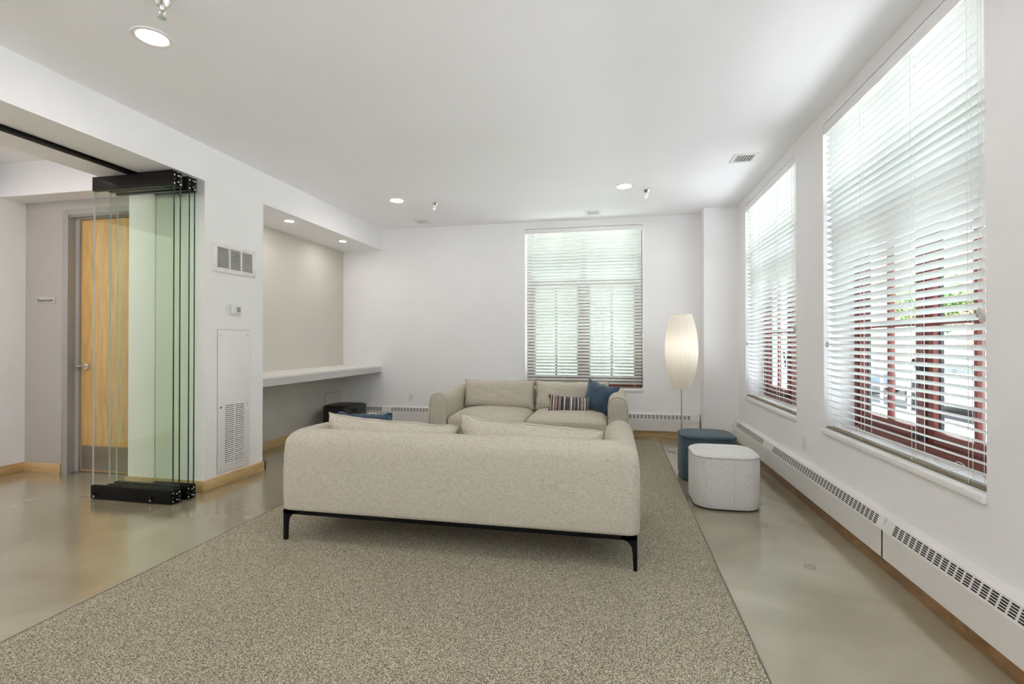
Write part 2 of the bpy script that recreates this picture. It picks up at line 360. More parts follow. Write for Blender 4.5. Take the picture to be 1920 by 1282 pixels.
# ---------------------------------------------------------------- hall door and frame
dr = thing('door_1', ((LX0+LX1)/2, HW, 0), 'birch restroom door with steel kick plate and lever', 'door', kind='structure')
mb = MB()
for x0, x1 in ((LX0-.105, LX0), (LX1, LX1+.05)):
    mb.box((x0, HW-.014, 0), (x1 if x0 > LX0 else LX0-.05, HW+.002, 2.363 if x0 < LX0 else 2.363), .002)
mb.box((LX0-.052, HW-.014, 0), (LX0-.04, HW+.14, 2.318)); mb.box((LX1+.04, HW-.014, 0), (LX1+.05, HW+.14, 2.318))
mb.box((LX0-.04, HW+.05, 0), (LX0+.002, HW+.14, 2.30)); mb.box((LX1-.002, HW+.05, 0), (LX1+.04, HW+.14, 2.30))
mb.box((LX0-.05, HW-.014, 2.313), (LX1+.05, HW+.002, 2.363), .002); mb.box((LX0-.04, HW, 2.30), (LX1+.04, HW+.14, 2.318))
mb.box((LX0, HW+.05, 2.288), (LX1, HW+.14, 2.30))
mb.build('door_frame', 'frame_grey', dr, True)
lf = box('door_leaf', (LX0+.004, HW+.07, .014), (LX1-.004, HW+.112, 2.286), 'birch_door', dr, .002)
tag(box('kick_plate', (LX0+.02, HW+.0665, .03), (LX1-.02, HW+.0715, .245), 'steel', lf), 'brushed steel kick plate')
hm = MB(); hx, hz = LX0+.068, .965
hm.lathe([(.033, -.012), (.033, -.006), (.028, .0)], (hx, HW+.07, hz), 24, 'y'); hm.lathe([(.011, -.05), (.011, 0)], (hx, HW+.07, hz), 16, 'y')
hm.tube([(hx+.012, HW+.02, hz), (hx-.02, HW+.017, hz), (hx-.07, HW+.018, hz-.002), (hx-.105, HW+.026, hz-.004)], [.012, .011, .009, .008], 12)
tag(hm.build('lever_handle', 'chrome', lf, True), 'chrome lever handle')
tag(box('threshold', (LX0-.04, HW+.03, 0), (LX1+.04, HW+.14, .012), 'steel', dr), 'metal threshold strip')

def text_mesh(s, size, depth=.0006):
    cu = bpy.data.curves.new('t', 'FONT'); cu.body = s; cu.size = size; cu.extrude = depth; cu.align_x = 'LEFT'; cu.align_y = 'CENTER'
    to = bpy.data.objects.new('t', cu); C.objects.link(to); dg = bpy.context.evaluated_depsgraph_get()
    me = bpy.data.meshes.new_from_object(to.evaluated_get(dg)); bpy.data.objects.remove(to); return me
sg = thing('door_sign', (-5.04, HW, 1.53), 'small grey plaque reading Restroom on the grey wall', 'sign')
box('plate', (-5.145, HW-.006, 1.528), (-4.935, HW, 1.586), 'sign_grey', sg, .001)
tm = text_mesh('Restroom', .045); tm.materials.clear(); tm.materials.append(M['ink'])
obj('lettering', tm, sg, (-5.137+5.04, -.0068, 1.557-1.53), (PI/2, 0, 0))['label'] = 'dark lettering reading Restroom'

# ---------------------------------------------------------------- folding glass wall
tk = tag(box('ceiling_track', (-3.565, -.88, ZH-.022), (-3.505, 3.27, ZH), 'black_metal', bev=.003), 'black sliding track under the header of the opening', 'track')
mb = MB(); mb.box((-3.50, 3.07, ZH-.022), (-3.20, 3.12, ZH), .003); mb.build('stacking_branch', 'black_metal', tk, True, origin=(0,0,0))
panels = [(-3.858, -3.135, 3.018, 3.050, 'nearest folded glass panel with two bolt knobs on its black foot rail'),
          (-3.767, -3.130, 3.066, 3.098, 'second folded glass panel with white emblem on its foot rail'),
          (-3.790, -3.125, 3.140, 3.172, 'third folded glass panel in the stack beside the pier'),
          (-3.487, -3.125, 3.188, 3.220, 'narrow folded glass panel next to the white pier')]
for i, (x0, x1, y0, y1, lab) in enumerate(panels):
    cx, cy = (x0+x1)/2, (y0+y1)/2
    p = thing('glass_panel', (cx, cy, .004), lab, 'glass panel', 'panels of the folding glass wall')
    for nm, z0, z1, mt in (('foot_rail', .004, .102, 'black_metal'), ('top_rail', 2.318, ZH-.03, 'bronze_metal')):
        r = box(nm, (x0, y0, z0), (x1, y1, z1), mt, p, .002)
        zc = (z0+z1)/2
        # end hardware facing the room: screws and lock barrel
        for q, dz in enumerate((-.033, .028)):
            MB().lathe([(.0065, 0), (.0065, .002), (.004, .0035)], (x1, cy-.002, zc+dz), 12, 'x').build('screw', 'chrome', r, True)
        MB().lathe([(.009, 0), (.009, .003), (.006, .0035)], (x1, cy-.002, zc-.004), 16, 'x').build('lock_barrel', 'rubber', r, True)
    mb = MB(); mb.box((x0+.004, cy-.006, .10), (x1-.004, cy+.006, 2.32))
    g = mb.build('pane', 'panel_glass', p)
    g.data.materials.append(M['glass_edge']); g.data.materials.append(M['glass_edge_light'])
    for f in g.data.polygons:
        if f.normal.x > .9: f.material_index = 1
        if f.normal.x < -.9: f.material_index = 2
    if i in (0, 2):        # hinge leaves between the two panels of a pair
        for z0, z1 in ((.008, .098), (2.325, 2.418)):
            h = MB(); h.box((x1, y1-.004, z0), (x1+.004, y1+.022, z1), .001)
            hg = h.build('hinge', 'black_metal', p, True)
            MB().tube([(x1+.006, y1+.008, z0+.008), (x1+.006, y1+.008, z1-.008)], .005, 10).build('hinge_pin', 'black_metal', hg, True)
            for zz in (z0+.022, z1-.026): MB().tube([(x1+.006, y1+.008, zz), (x1+.006, y1+.008, zz+.006)], .0075, 10).build('hinge_collar', 'chrome', hg, True)
    mb = MB(); mb.lathe([(.008, ZH-.032), (.008, ZH-.018)], (-3.53 if i < 3 else -3.4, cy, 0), 10); mb.build('hanger', 'chrome', p, True)
    if i == 0:
        for kx in (x0+.045, x1-.17):
            MB().lathe([(.012, -.022), (.014, -.016), (.010, -.012), (.012, 0)], (kx, y0, .045), 16, 'y').build('bolt_knob', 'black_metal', p, True)
            MB().tube([(kx+.004, y0-.018, .042), (kx+.008, y0-.02, .022)], .004, 8).build('bolt_lever', 'steel', p, True)
    if i == 1:
        em = MB(); ex, ez = x1-.052, .085
        em.tube([(ex+.011*math.cos(a*PI/10), y0-.001, ez+.011*math.sin(a*PI/10)) for a in range(20)], .0016, 6, closed=True)
        em.box((ex-.006, y0-.0014, ez-.0015), (ex+.006, y0, ez+.0015)); em.box((ex-.0015, y0-.0014, ez-.006), (ex+.0015, y0, ez+.006))
        rnd = random.Random(3); xx = ex-.075
        while xx < ex-.018:
            hgt = rnd.choice((.006, .006, .009)); em.box((xx, y0-.0014, ez-.004), (xx+.0022, y0, ez-.004+hgt)); em.box((xx, y0-.0014, ez+.001), (xx+.005, y0, ez+.0028)); xx += .0065
        tag(em.build('emblem', 'white_ink', p), 'small white maker mark with ring')

# ---------------------------------------------------------------- wall fittings on the pier
def louvre_mesh(name, length, depth, th, m, tilt):
    mb = MB(); c, s = math.cos(tilt), math.sin(tilt)
    pts = [(-depth/2, -th/2), (depth/2, -th/2), (depth/2, th/2), (-depth/2, th/2)]
    poly = [(a*c-b*s, -length/2, a*s+b*c) for a, b in pts]
    return mb.extrude(poly, (0, 1, 0), length).mesh(name, m)
gr = thing('return_air_grille', (XL, 3.653, 1.754), 'white louvred air grille high on the pier above the thermostat', 'vent')
gy0, gy1, gz0, gz1 = 3.415, 3.891, 1.754, 1.990
mb = MB(); t_ = .012
for a, b in (((XL, gy0, gz0), (XL+t_, gy1, gz0+.034)), ((XL, gy0, gz1-.034), (XL+t_, gy1, gz1)), ((XL, gy0, gz0+.034), (XL+t_, gy0+.04, gz1-.034)), ((XL, gy1-.04, gz0+.034), (XL+t_, gy1, gz1-.034))): mb.box(a, b, .0015)
for k in (1, 2):
    yy = gy0+.04+(gy1-gy0-.08)*k/3; mb.box((XL, yy-.007, gz0+.034), (XL+t_*.9, yy+.007, gz1-.034))
fr = mb.build('frame', 'white_paint', gr, True)
for sy in (gy0+.02, gy0+.13, gy1-.13, gy1-.02):
    for sz in (gz0+.015, gz1-.015): MB().lathe([(.004, 0), (.003, .002)], (XL+t_, sy, sz), 10, 'x').build('screw', 'steel', fr, True)
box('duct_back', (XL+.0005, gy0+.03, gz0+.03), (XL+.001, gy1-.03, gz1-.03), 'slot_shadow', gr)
sec = (gy1-gy0-.08)/3
lm = louvre_mesh('louver', sec-.014, .012, .0018, 'white_paint', math.radians(-35))
for k in range(3):
    for j in range(13):
        obj('louver', lm, gr, (.0065, gy0+.04+sec*(k+.5)-3.653, .034+.006+j*(gz1-gz0-.072)/12.6))

th = thing('thermostat', (XL, 3.64, 1.405), 'white wall thermostat with grey screen below the air grille', 'thermostat')
mb = MB(); pl = []
for k in range(32):
    a = 2*PI*k/32; c_, s_ = math.cos(a), math.sin(a)
    pl.append((XL, 3.641+.088*math.copysign(abs(c_)**.55, c_), 1.45+.05*math.copysign(abs(s_)**.55, s_)))
mb.extrude(pl, (1, 0, 0), .006); mb.build('back_plate', 'plastic_white', th)
bd = box('body', (XL+.006, 3.598, 1.415), (XL+.03, 3.70, 1.487), 'plastic_white', th, .006)
tag(box('screen', (XL+.0296, 3.645, 1.434), (XL+.031, 3.685, 1.475), 'screen_grey', bd), 'grey display')

ap = thing('access_panel', (XL, 3.647, .1), 'tall white louvred access panel low on the pier', 'panel')
py0, py1, pz0, pz1 = 3.469, 3.826, .105, 1.28
box('cover', (XL, py0, pz0), (XL+.006, py1, pz1), 'white_paint', ap, .0015)
mb = MB(); mb.box((XL, py0-.0028, pz0-.0028), (XL+.0012, py1+.0028, pz1+.0028)); tag(mb.build('shadow_gap', 'slot_shadow', ap), 'dark joint around the cover')
for sy in (py0+.03, py1-.03):
    for sz in (pz0+.03, (pz0+pz1)/2-.05, pz1-.04): MB().lathe([(.005, 0), (.004, .002)], (XL+.006, sy, sz), 10, 'x').build('screw', 'steel', ap, True)
MB().lathe([(.007, 0), (.007, .003)], (XL+.006, py0+.03, (pz0+pz1)/2-.05), 12, 'x').build('lock', 'dark_void', ap, True)
lz0, lz1 = .165, .665
for k, (a, b) in enumerate(((3.548, 3.645), (3.662, 3.76))):
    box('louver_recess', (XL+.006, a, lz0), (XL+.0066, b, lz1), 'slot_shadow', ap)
    lm2 = louvre_mesh('louver', b-a, .010, .0035, 'white_paint', math.radians(-50))
    for j in range(30): obj('louver', lm2, ap, (.009, (a+b)/2-3.647, lz0-.1+.006+j*(lz1-lz0-.012)/29))

# ---------------------------------------------------------------- alcove counter, small panel
ct = thing('alcove_counter', (-3.45, 5.18, .765), 'long white counter with grey edge built into the alcove', 'counter')
box('top', (-3.749, 4.0, .838), (XL+.002, YB, .856), 'counter_top', ct)
box('apron', (-3.18, 4.0, .765), (XL, YB, .838), 'counter_edge', ct)
box('support', (-3.749, 4.0, .79), (-3.18, YB, .838), 'counter_edge', ct)
mb = MB(); mb.box((-3.749, 5.93, .16), (-3.745, 6.245, .492), .001)
pn = mb.build('utility_hatch', 'alcove_wall', smooth=True); tag(pn, 'grey flush hatch on the alcove wall under the counter', 'hatch')
mb = MB()
for a, b in (((-3.749, 5.925, .155), (-3.747, 5.93, .497)), ((-3.749, 6.245, .155), (-3.747, 6.25, .497)), ((-3.749, 5.925, .492), (-3.747, 6.25, .497))): mb.box(a, b)
mb.build('joint', 'slot_shadow', pn, origin=(0,0,0))

def outlet(pos, axis, label, kind=0):
    o = thing('wall_outlet', pos, label, 'outlet'); x, y, z = pos
    def bx(name, a0, a1, z0, z1, d0, d1, m, par, bev=0):
        if axis == 'x': return box(name, (x-d1, y+a0, z+z0), (x-d0, y+a1, z+z1), m, par, bev)
        return box(name, (x+a0, y-d1, z+z0), (x+a1, y-d0, z+z1), m, par, bev)
    p = bx('plate', -.037, .037, 0, .118, 0, .006, 'plastic_white', o, .002)
    if kind:
        bx('jack', -.006, .006, .058, .07, .006, .0075, 'dark_void', p)
    else:
        for zz in (.018, .066):
            bx('socket', -.017, .017, zz, zz+.034, .006, .008, 'plastic_white', p, .001)
outlet((XR, 4.073, .378), 'x', 'white wall outlet between the two side windows')
outlet((-2.72, YB, .372), 'y', 'white jack plate on the end wall left of the far sofa', 1)

# ---------------------------------------------------------------- baseboard heaters
def heater(p0, ax, length, groups, label, group, end=None):
    """ax: 'y' runs along +Y on the right wall, 'x' runs along +X on the back wall"""
    o = thing('wall_heater', p0, label, 'heater', group)
    def P(u, d, z): return (p0[0]-d, p0[1]+u, z) if ax == 'y' else (p0[0]+u, p0[1]-d, z)
    prof = [(0, .304), (.045, .290), (.066, .229), (.066, .091), (.05, .091), (.05, .205), (.03, .275), (0, .285)]
    mb = MB(); n = len(prof)
    # body without the sloping louvre face (index 1-2)
    vs = [P(0, *q) for q in prof]+[P(length, *q) for q in prof]
    fs = [(i, (i+1) % n, n+(i+1) % n, n+i) for i in range(n) if i != 1]
    mb.add(vs, fs)
    for u in (.0, length-.006):
        mb.add([P(u, 0, .304), P(u, .045, .290), P(u, .066, .229), P(u, .066, .091), P(u, 0, .091)]+[P(u+.006, 0, .304), P(u+.006, .045, .290), P(u+.006, .066, .229), P(u+.006, .066, .091), P(u+.006, 0, .091)],
               [(0,1,2,3,4), (5,6,7,8,9), (0,1,6,5), (1,2,7,6), (2,3,8,7), (3,4,9,8)])
    mb.build('cover', 'heater_paint', o)
    # louvre face: a sheet with rows of slots cut through it
    A, B = (.045, .290), (.066, .229); cols = []
    for g0, g1 in groups:
        m_ = max(1, round((g1-g0)/.0455)); st = (g1-g0)/m_
        cols += [(g0+st*k+.006, g0+st*(k+1)-.006) for k in range(m_)]
    us = [0]; hole_u = []
    for a, b in cols: us += [a, b]; hole_u.append(len(us)-2)
    us.append(length); vs_ = [0]; hole_v = []
    for r_ in range(5): b0 = .12+r_*.158; vs_ += [b0, b0+.098]; hole_v.append(len(vs_)-2)
    vs_.append(1)
    V = []; Fc = []; hu, hv = set(hole_u), set(hole_v); W_ = len(vs_)
    for u in us:
        for t in vs_: V.append(P(u, A[0]+(B[0]-A[0])*t, A[1]+(B[1]-A[1])*t))
    for i in range(len(us)-1):
        for j in range(W_-1):
            if i in hu and j in hv: continue
            Fc.append((i*W_+j, (i+1)*W_+j, (i+1)*W_+j+1, i*W_+j+1))
    mb = MB().add(V, Fc); mb.build('louvre_face', 'heater_paint', o)
    mb = MB().add([P(.01, .037, .283), P(length-.01, .037, .283), P(length-.01, .057, .224), P(.01, .057, .224)], [(0,1,2,3)])
    tag(mb.build('fin_shadow', 'dark_void', o), 'dark interior behind the slots')
    return o
heater((XR, 4.775, 0), 'y', 1.215, [(.15, 1.15)], 'white baseboard heater section below the far side window', 'heater sections along the window wall')
heater((XR, 2.842, 0), 'y', 1.933, [(.06, 1.80)], 'white baseboard heater section beside the two right ottomans', 'heater sections along the window wall')
heater((XR, -.2, 0), 'y', 3.042, [(.06, 2.96)], 'white baseboard heater section nearest the viewer', 'heater sections along the window wall')
mb = MB(); mb.add([(XR-d, 5.99, z) for d, z in ((0, .304), (.045, .290), (.066, .229), (.066, .091), (0, .091))]+[(XR-d, 6.085, z) for d, z in ((0, .304), (.045, .290), (.066, .229), (.066, .091), (0, .091))],
    [(0,1,2,3,4), (5,6,7,8,9), (0,1,6,5), (1,2,7,6), (2,3,8,7), (3,4,9,8), (4,0,5,9)])
tag(mb.build('heater_end_cap', 'heater_paint'), 'plain white heater end piece in the far right corner', 'heater')
heater((-3.73, YB, 0), 'x', .69, [(.06, .60)], 'white heater section on the end wall behind the black ottoman', 'heater sections along the end wall')
heater((-3.038, YB, 0), 'x', 2.0, [(.04, 1.9)], 'white heater section on the end wall left of the far sofa', 'heater sections along the end wall')
heater((-1.036, YB, 0), 'x', 2.046, [(.10, 1.94)], 'white heater section on the end wall behind the floor lamp', 'heater sections along the end wall')

# ---------------------------------------------------------------- windows and blinds
def frame_fn(kind, a0):
    """returns P(u, z, d): along the wall, height, depth outwards"""
    if kind == 'R': return lambda u, z, d: (XR+d, a0+u, z)
    if kind == 'N': return lambda u, z, d: (a0+u, YN-d, z)
    return lambda u, z, d: (a0+u, YB+d, z)
def window(idx, kind, a0, W, label, simple=False):
    P = frame_fn(kind, a0); base = P(W/2, WZ0, 0)
    o = thing('window_%d' % idx, base, label, 'window', kind='structure')
    def b(name, u0, u1, z0, z1, d0, d1, m='red_frame', par=o, bev=.003): return box(name, P(u0, z0, d0), P(u1, z1, d1), m, par, bev)
    zt0, zt1 = 1.955, 2.02; D0, D1 = .185, .245; zb, zt = WZ0+.04, WZ1
    fw = .042
    b('side_jamb', 0, fw, zb, zt, D0, D1); b('side_jamb', W-fw, W, zb, zt, D0, D1)
    b('head_jamb', fw, W-fw, zt-.05, zt, D0, D1); b('bottom_jamb', fw, W-fw, zb, zb+.06, D0, D1)
    b('transom', fw, W-fw, zt0, zt1, D0-.005, D1); b('mullion', W/2-.02, W/2+.02, zb+.06, zt0, D0, D1); b('upper_mullion', W/2-.034, W/2+.034, zt1, zt-.05, D0, D1)
    for u0, u1 in ((fw, W/2-.034), (W/2+.034, W-fw)): b('pane', u0, u1, zt1, zt-.05, .21, .214, 'window_glass', o, 0)
    for s, (u0, u1) in enumerate(((fw+.003, W/2-.023), (W/2+.023, W-fw-.003))):
        z0, z1 = zb+.063, zt0-.003; sw = .052; mb = MB()
        mb.box(P(u0, z0, D0+.008), P(u0+sw, z1, D1-.005), .003); mb.box(P(u1-sw, z0, D0+.008), P(u1, z1, D1-.005), .003)
        mb.box(P(u0+sw, z0, D0+.008), P(u1-sw, z0+.06, D1-.005), .003); mb.box(P(u0+sw, z1-.05, D0+.008), P(u1-sw, z1, D1-.005), .003)
        sh = mb.build('sash', 'red_frame', o, True)
        um = (u0+u1)/2; zm = 1.28
        b('muntin', um-.012, um+.012, z0+.06, z1-.05, D0+.016, D1-.012, par=sh, bev=.002)
        b('cross_muntin', u0+sw, u1-sw, zm-.013, zm+.013, D0+.018, D1-.014, par=sh, bev=.002)
        for a, c in ((u0+sw, um-.012), (um+.012, u1-sw)):
            for e, f in ((z0+.06, zm-.013), (zm+.013, z1-.05)): b('pane', a, c, e, f, .21, .214, 'window_glass', sh, 0)
        # black gasket of the outer light
        g = MB()
        for a, c in ((u0+sw, u0+sw+.008), (u1-sw-.008, u1-sw)): g.box(P(a, z0+.06, .222), P(c, z1-.05, .238))
        g.build('gasket', 'rubber', sh)
    if not simple:
        hm = MB(); hm.box(P(W/2-.022, 1.02, D0-.012), P(W/2+.022, 1.075, D0+.008), .004)
        hm.tube([P(W/2, 1.06, D0-.012), P(W/2-.02, 1.085, D0-.05), P(W/2-.05, 1.07, D0-.06), P(W/2-.075, 1.02, D0-.055), P(W/2-.078, .955, D0-.05)], [.009, .009, .008, .008, .007], 10)
        tag(hm.build('crank_handle', 'rubber', o, True), 'dark folding crank handle')
        hm = MB(); hm.box(P(W/2-.03, .675, D0-.02), P(W/2+.05, .70, D0+.008), .003); tag(hm.build('latch', 'rubber', o, True), 'dark latch')
    mb = MB(); mb.box(P(0, WZ0, .0), P(W, WZ0+.04, D1)); mb.box(P(-.004, WZ0-.004, -.016), P(W+.004, WZ0+.036, .004), .009, 3)
    mb.build('sill', 'white_paint', o, True)
    return P
def blind(kind, a0, W, label, tilt, grp='white slatted window blinds'):
    P = frame_fn(kind, a0); base = P(W/2, WZ0, 0); o = thing('window_blind', base, label, 'blind', grp)
    def b(name, u0, u1, z0, z1, d0, d1, m, par=o, bev=.002): return box(name, P(u0, z0, d0), P(u1, z1, d1), m, par, bev)
    b('valance', .004, W-.004, 2.585, WZ1-.006, -.001, .010, 'wall')
    b('headrail', .008, W-.008, 2.592, WZ1-.004, .012, .064, 'white_paint')
    dc = .034; z_top, z_bot = 2.565, .66; n = 47
    # one curved slat, shared by all copies
    sw, th, L = .050, .0028, W-.03; mb = MB(); pts = []
    for k in range(5): q = -sw/2+sw*k/4; pts.append((q, .0022*(1-(2*q/sw)**2)))
    prof = [(q, h+th/2) for q, h in pts]+[(q, h-th/2) for q, h in reversed(pts)]
    c, s = math.cos(tilt), math.sin(tilt); poly = []
    for q, h in prof:
        d = q*c+h*s; z = -q*s+h*c           # outer edge lower
        poly.append((d, -L/2, z) if kind == 'R' else (-L/2, d, z))
    me = mb.extrude(poly, (0, 1, 0) if kind == 'R' else (1, 0, 0), L).mesh('slat', 'slat')
    st = (z_top-z_bot)/(n-1); bz = WZ0
    for k in range(n):
        z = z_top-k*st; q = P(W/2, z, dc)
        obj('slat', me, o, (q[0]-base[0], q[1]-base[1], q[2]-base[2]))
    zr = WZ0+.041
    mb = MB(); mb.box(P(.015, zr, dc-.024), P(W-.015, zr+.012, dc+.024), .003); mb.build('bottom_rail', 'rail_shade', o, True)
    for u in (.11, .50, W-.50, W-.11):
        mb = MB()
        for d in (dc-.027, dc+.027): mb.tube([P(u, 2.60, d), P(u, zr+.01, d)], .0011, 6)
        mb.tube([P(u+.02, 2.60, dc), P(u+.02, zr+.01, dc)], .0011, 6)
        mb.build('ladder_cord', 'cord', o)
    for u, zz in ((.06, 1.17), (W-.035, 1.30), (W-.018, 1.28)):
        if kind == 'R': u = W-u
        mb = MB(); mb.tube([P(u, 2.60, .0), P(u, zz, .0)], .0011, 6); cd = mb.build('pull_cord', 'cord', o)
        q = P(u, 0, 0)
        MB().lathe([(.004, zz+.012), (.009, zz+.004), (.011, zz-.010), (.009, zz-.022), (.003, zz-.026)], q, 16).build('tassel', 'knob', cd, True)
    # loose cord loops lying above the bottom rail
    for u in ((.28, W-.30) if kind == 'R' else ()):
        lp = [P(u+.07*math.sin(t*.9)+.03*math.sin(2.3*t), zr+.03+.03*abs(math.sin(t*.75)), dc+.03*math.cos(t)) for t in [k*.35 for k in range(22)]]
        MB().tube(lp, .0016, 6).build('cord_loop', 'cord', o, True)
    return o
window(1, 'R', WY[0][0], WY[0][1]-WY[0][0], 'near side window with dark red frames')
window(2, 'R', WY[1][0], WY[1][1]-WY[1][0], 'far side window with dark red frames')
window(3, 'B', WX[0], WX[1]-WX[0], 'end wall window with dark red frames above the far sofa')
window(4, 'R', WY[2][0], WY[2][1]-WY[2][0], 'unseen side window with dark red frames added for daylight', True)  # windows from here on are unseen, added to brighten the room
window(5, 'N', WN[0][0], 1.5, 'unseen window added behind the viewer on the left for daylight', True)
window(6, 'N', WN[1][0], 1.5, 'unseen window added behind the viewer on the right for daylight', True)
window(7, 'N', WN[2][0], 1.25, 'unseen window added at the near end of the hall for daylight', True)
blind('R', WY[0][0], WY[0][1]-WY[0][0], 'large white slatted blind on the near side window', math.radians(25))
blind('R', WY[1][0], WY[1][1]-WY[1][0], 'white slatted blind on the far side window', math.radians(25))
blind('B', WX[0], WX[1]-WX[0], 'white slatted blind on the end wall window above the far sofa', math.radians(35))

# ---------------------------------------------------------------- ceiling fittings
def downlight(x, y, z, r, label, grp, lens='lens_lit'):
    o = thing('recessed_downlight', (x, y, z), label, 'downlight', grp)
    MB().lathe([(r, 0), (r, -.004), (r*.86, -.007), (r*.74, -.004), (r*.72, 0)], (x, y, z), 40, cap=False).build('trim_ring', 'white_paint', o, True)
    tag(MB().lathe([(r*.73, -.002), (r*.71, -.0035)], (x, y, z), 40).build('lens', lens, o), 'glowing lens')
G = 'round ceiling downlights'
downlight(-2.314, 2.105, ZC, .092, 'round ceiling downlight nearest the glass opening', G)
downlight(-2.348, 5.09, ZC, .092, 'round ceiling downlight near the alcove end', G)
downlight(.10, 5.085, ZC, .092, 'round ceiling downlight above the far sofa by the windows', G)
downlight(.10, 2.105, ZC, .092, 'round ceiling downlight above the viewer by the windows', G)
downlight(-2.33, -.9, ZC, .092, 'unseen ceiling downlight added behind the viewer on the left', G)  # unseen fill lights added behind the viewer, repeating the ceiling grid
downlight(.10, -.9, ZC, .092, 'unseen ceiling downlight added behind the viewer on the right', G)
downlight(-3.345, 4.625, ZH, .055, 'small downlight in the alcove soffit nearer the pier', 'small alcove downlights', 'lens_small')
downlight(-3.355, 5.69, ZH, .055, 'small downlight in the alcove soffit nearer the end wall', 'small alcove downlights', 'lens_small')
downlight(-4.55, 2.2, ZC, .092, 'unseen ceiling downlight added to brighten the hall', G, 'lens_hall_fill')  # hall downlights are unseen, added to lift the hall's brightness
downlight(-4.55, .6, ZC, .092, 'unseen ceiling downlight added midway along the hall', G, 'lens_hall_fill')
downlight(-4.55, -1.0, ZC, .092, 'unseen ceiling downlight added further back in the hall', G, 'lens_hall_fill')

def sprinkler(x, y, label):
    o = thing('fire_sprinkler', (x, y, ZC), label, 'sprinkler', 'ceiling sprinklers')
    MB().lathe([(.034, 0), (.036, -.004), (.026, -.022), (.021, -.03)], (x, y, ZC), 28).build('escutcheon', 'chrome', o, True)
    MB().lathe([(.013, -.028), (.013, -.04), (.009, -.045), (.009, -.052)], (x, y, ZC), 16).build('body', 'chrome', o, True)
    f = MB()
    for s in (-1, 1): f.tube([(x+s*.009, y, ZC-.045), (x+s*.016, y, ZC-.058), (x+s*.012, y, ZC-.07), (x, y, ZC-.08)], .0028, 8)
    f.build('yoke', 'chrome', o, True)
    MB().tube([(x, y, ZC-.05), (x, y, ZC-.078)], .0022, 8).build('bulb', 'steel', o, True)
    MB().lathe([(.004, -.078), (.018, -.082), (.018, -.0835), (.003, -.084)], (x, y, ZC), 20).build('deflector', 'chrome', o, True)
sprinkler(-2.02, 1.885, 'chrome sprinkler head beside the nearest downlight')
sprinkler(-1.973, 5.27, 'chrome sprinkler head near the alcove end downlight')
sprinkler(.327, 5.265, 'chrome sprinkler head near the downlight by the windows')

def register(x0, x1, y0, y1, n, label, along='y'):
    cx, cy = (x0+x1)/2, (y0+y1)/2
    o = thing('ceiling_vent', (cx, cy, ZC), label, 'vent', 'white ceiling vents')
    b = .03; mb = MB()
    mb.box((x0, y0, ZC-.006), (x1, y0+b, ZC), .0015); mb.box((x0, y1-b, ZC-.006), (x1, y1, ZC), .0015)
    mb.box((x0, y0+b, ZC-.006), (x0+b, y1-b, ZC), .0015); mb.box((x1-b, y0+b, ZC-.006), (x1, y1-b, ZC), .0015)
    mb.build('frame', 'white_paint', o, True)
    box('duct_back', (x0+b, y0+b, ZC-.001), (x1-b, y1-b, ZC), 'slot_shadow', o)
    for k in range(n):
        if along == 'y':
            xx = x0+b+(x1-x0-2*b)*(k+.5)/n; box('louver', (xx-.0025, y0+b, ZC-.008), (xx+.0025, y1-b, ZC-.001), 'white_paint', o)
        else:
            yy = y0+b+(y1-y0-2*b)*(k+.5)/n; box('louver', (x0+b, yy-.0045, ZC-.005), (x1-b, yy+.0045, ZC-.001), 'white_paint', o)
register(.978, 1.178, 4.40, 4.61, 7, 'slotted white ceiling vent near the side windows')
register(-.35, -.155, 5.935, 6.145, 5, 'white ceiling vent above the end wall window', 'x')
register(-2.535, -2.345, 5.945, 6.15, 5, 'white ceiling vent near the alcove end wall', 'x')

# ---------------------------------------------------------------- rug
RZ = .008
rg = thing('area_rug', (-.915, 2.0, 0), 'large speckled taupe wool rug under both sofas', 'rug')
mb = MB(); mb.box((-2.345, -1.6, 0), (.522, 6.145, RZ)); mb.build('pile', 'carpet', rg)
mat('rug_binding', (.13, .12, .10), .9, noise_amt=.15, nscale=80)
mb = MB()
for a, b in (((-2.351, -1.606, 0), (-2.345, 6.151, RZ+.001)), ((.522, -1.606, 0), (.528, 6.151, RZ+.001)), ((-2.345, 6.145, 0), (.522, 6.151, RZ+.001)), ((-2.345, -1.606, 0), (.522, -1.6, RZ+.001))): mb.box(a, b)
tag(mb.build('binding', 'rug_binding', rg), 'dark bound edge')

fp = thing('floor_plug', (1.004, 2.875, 0), 'small round cover set flush in the concrete floor beside the heater', 'floor cover')
MB().lathe([(.030, 0), (.030, .0012), (.027, .0012), (.027, 0)], (1.004, 2.875, 0), 32, cap=False).build('rim', 'rug_binding', fp, True)
MB().lathe([(.027, 0), (.0265, .0008), (.002, .0009)], (1.004, 2.875, 0), 32).build('cap', 'concrete', fp, True)

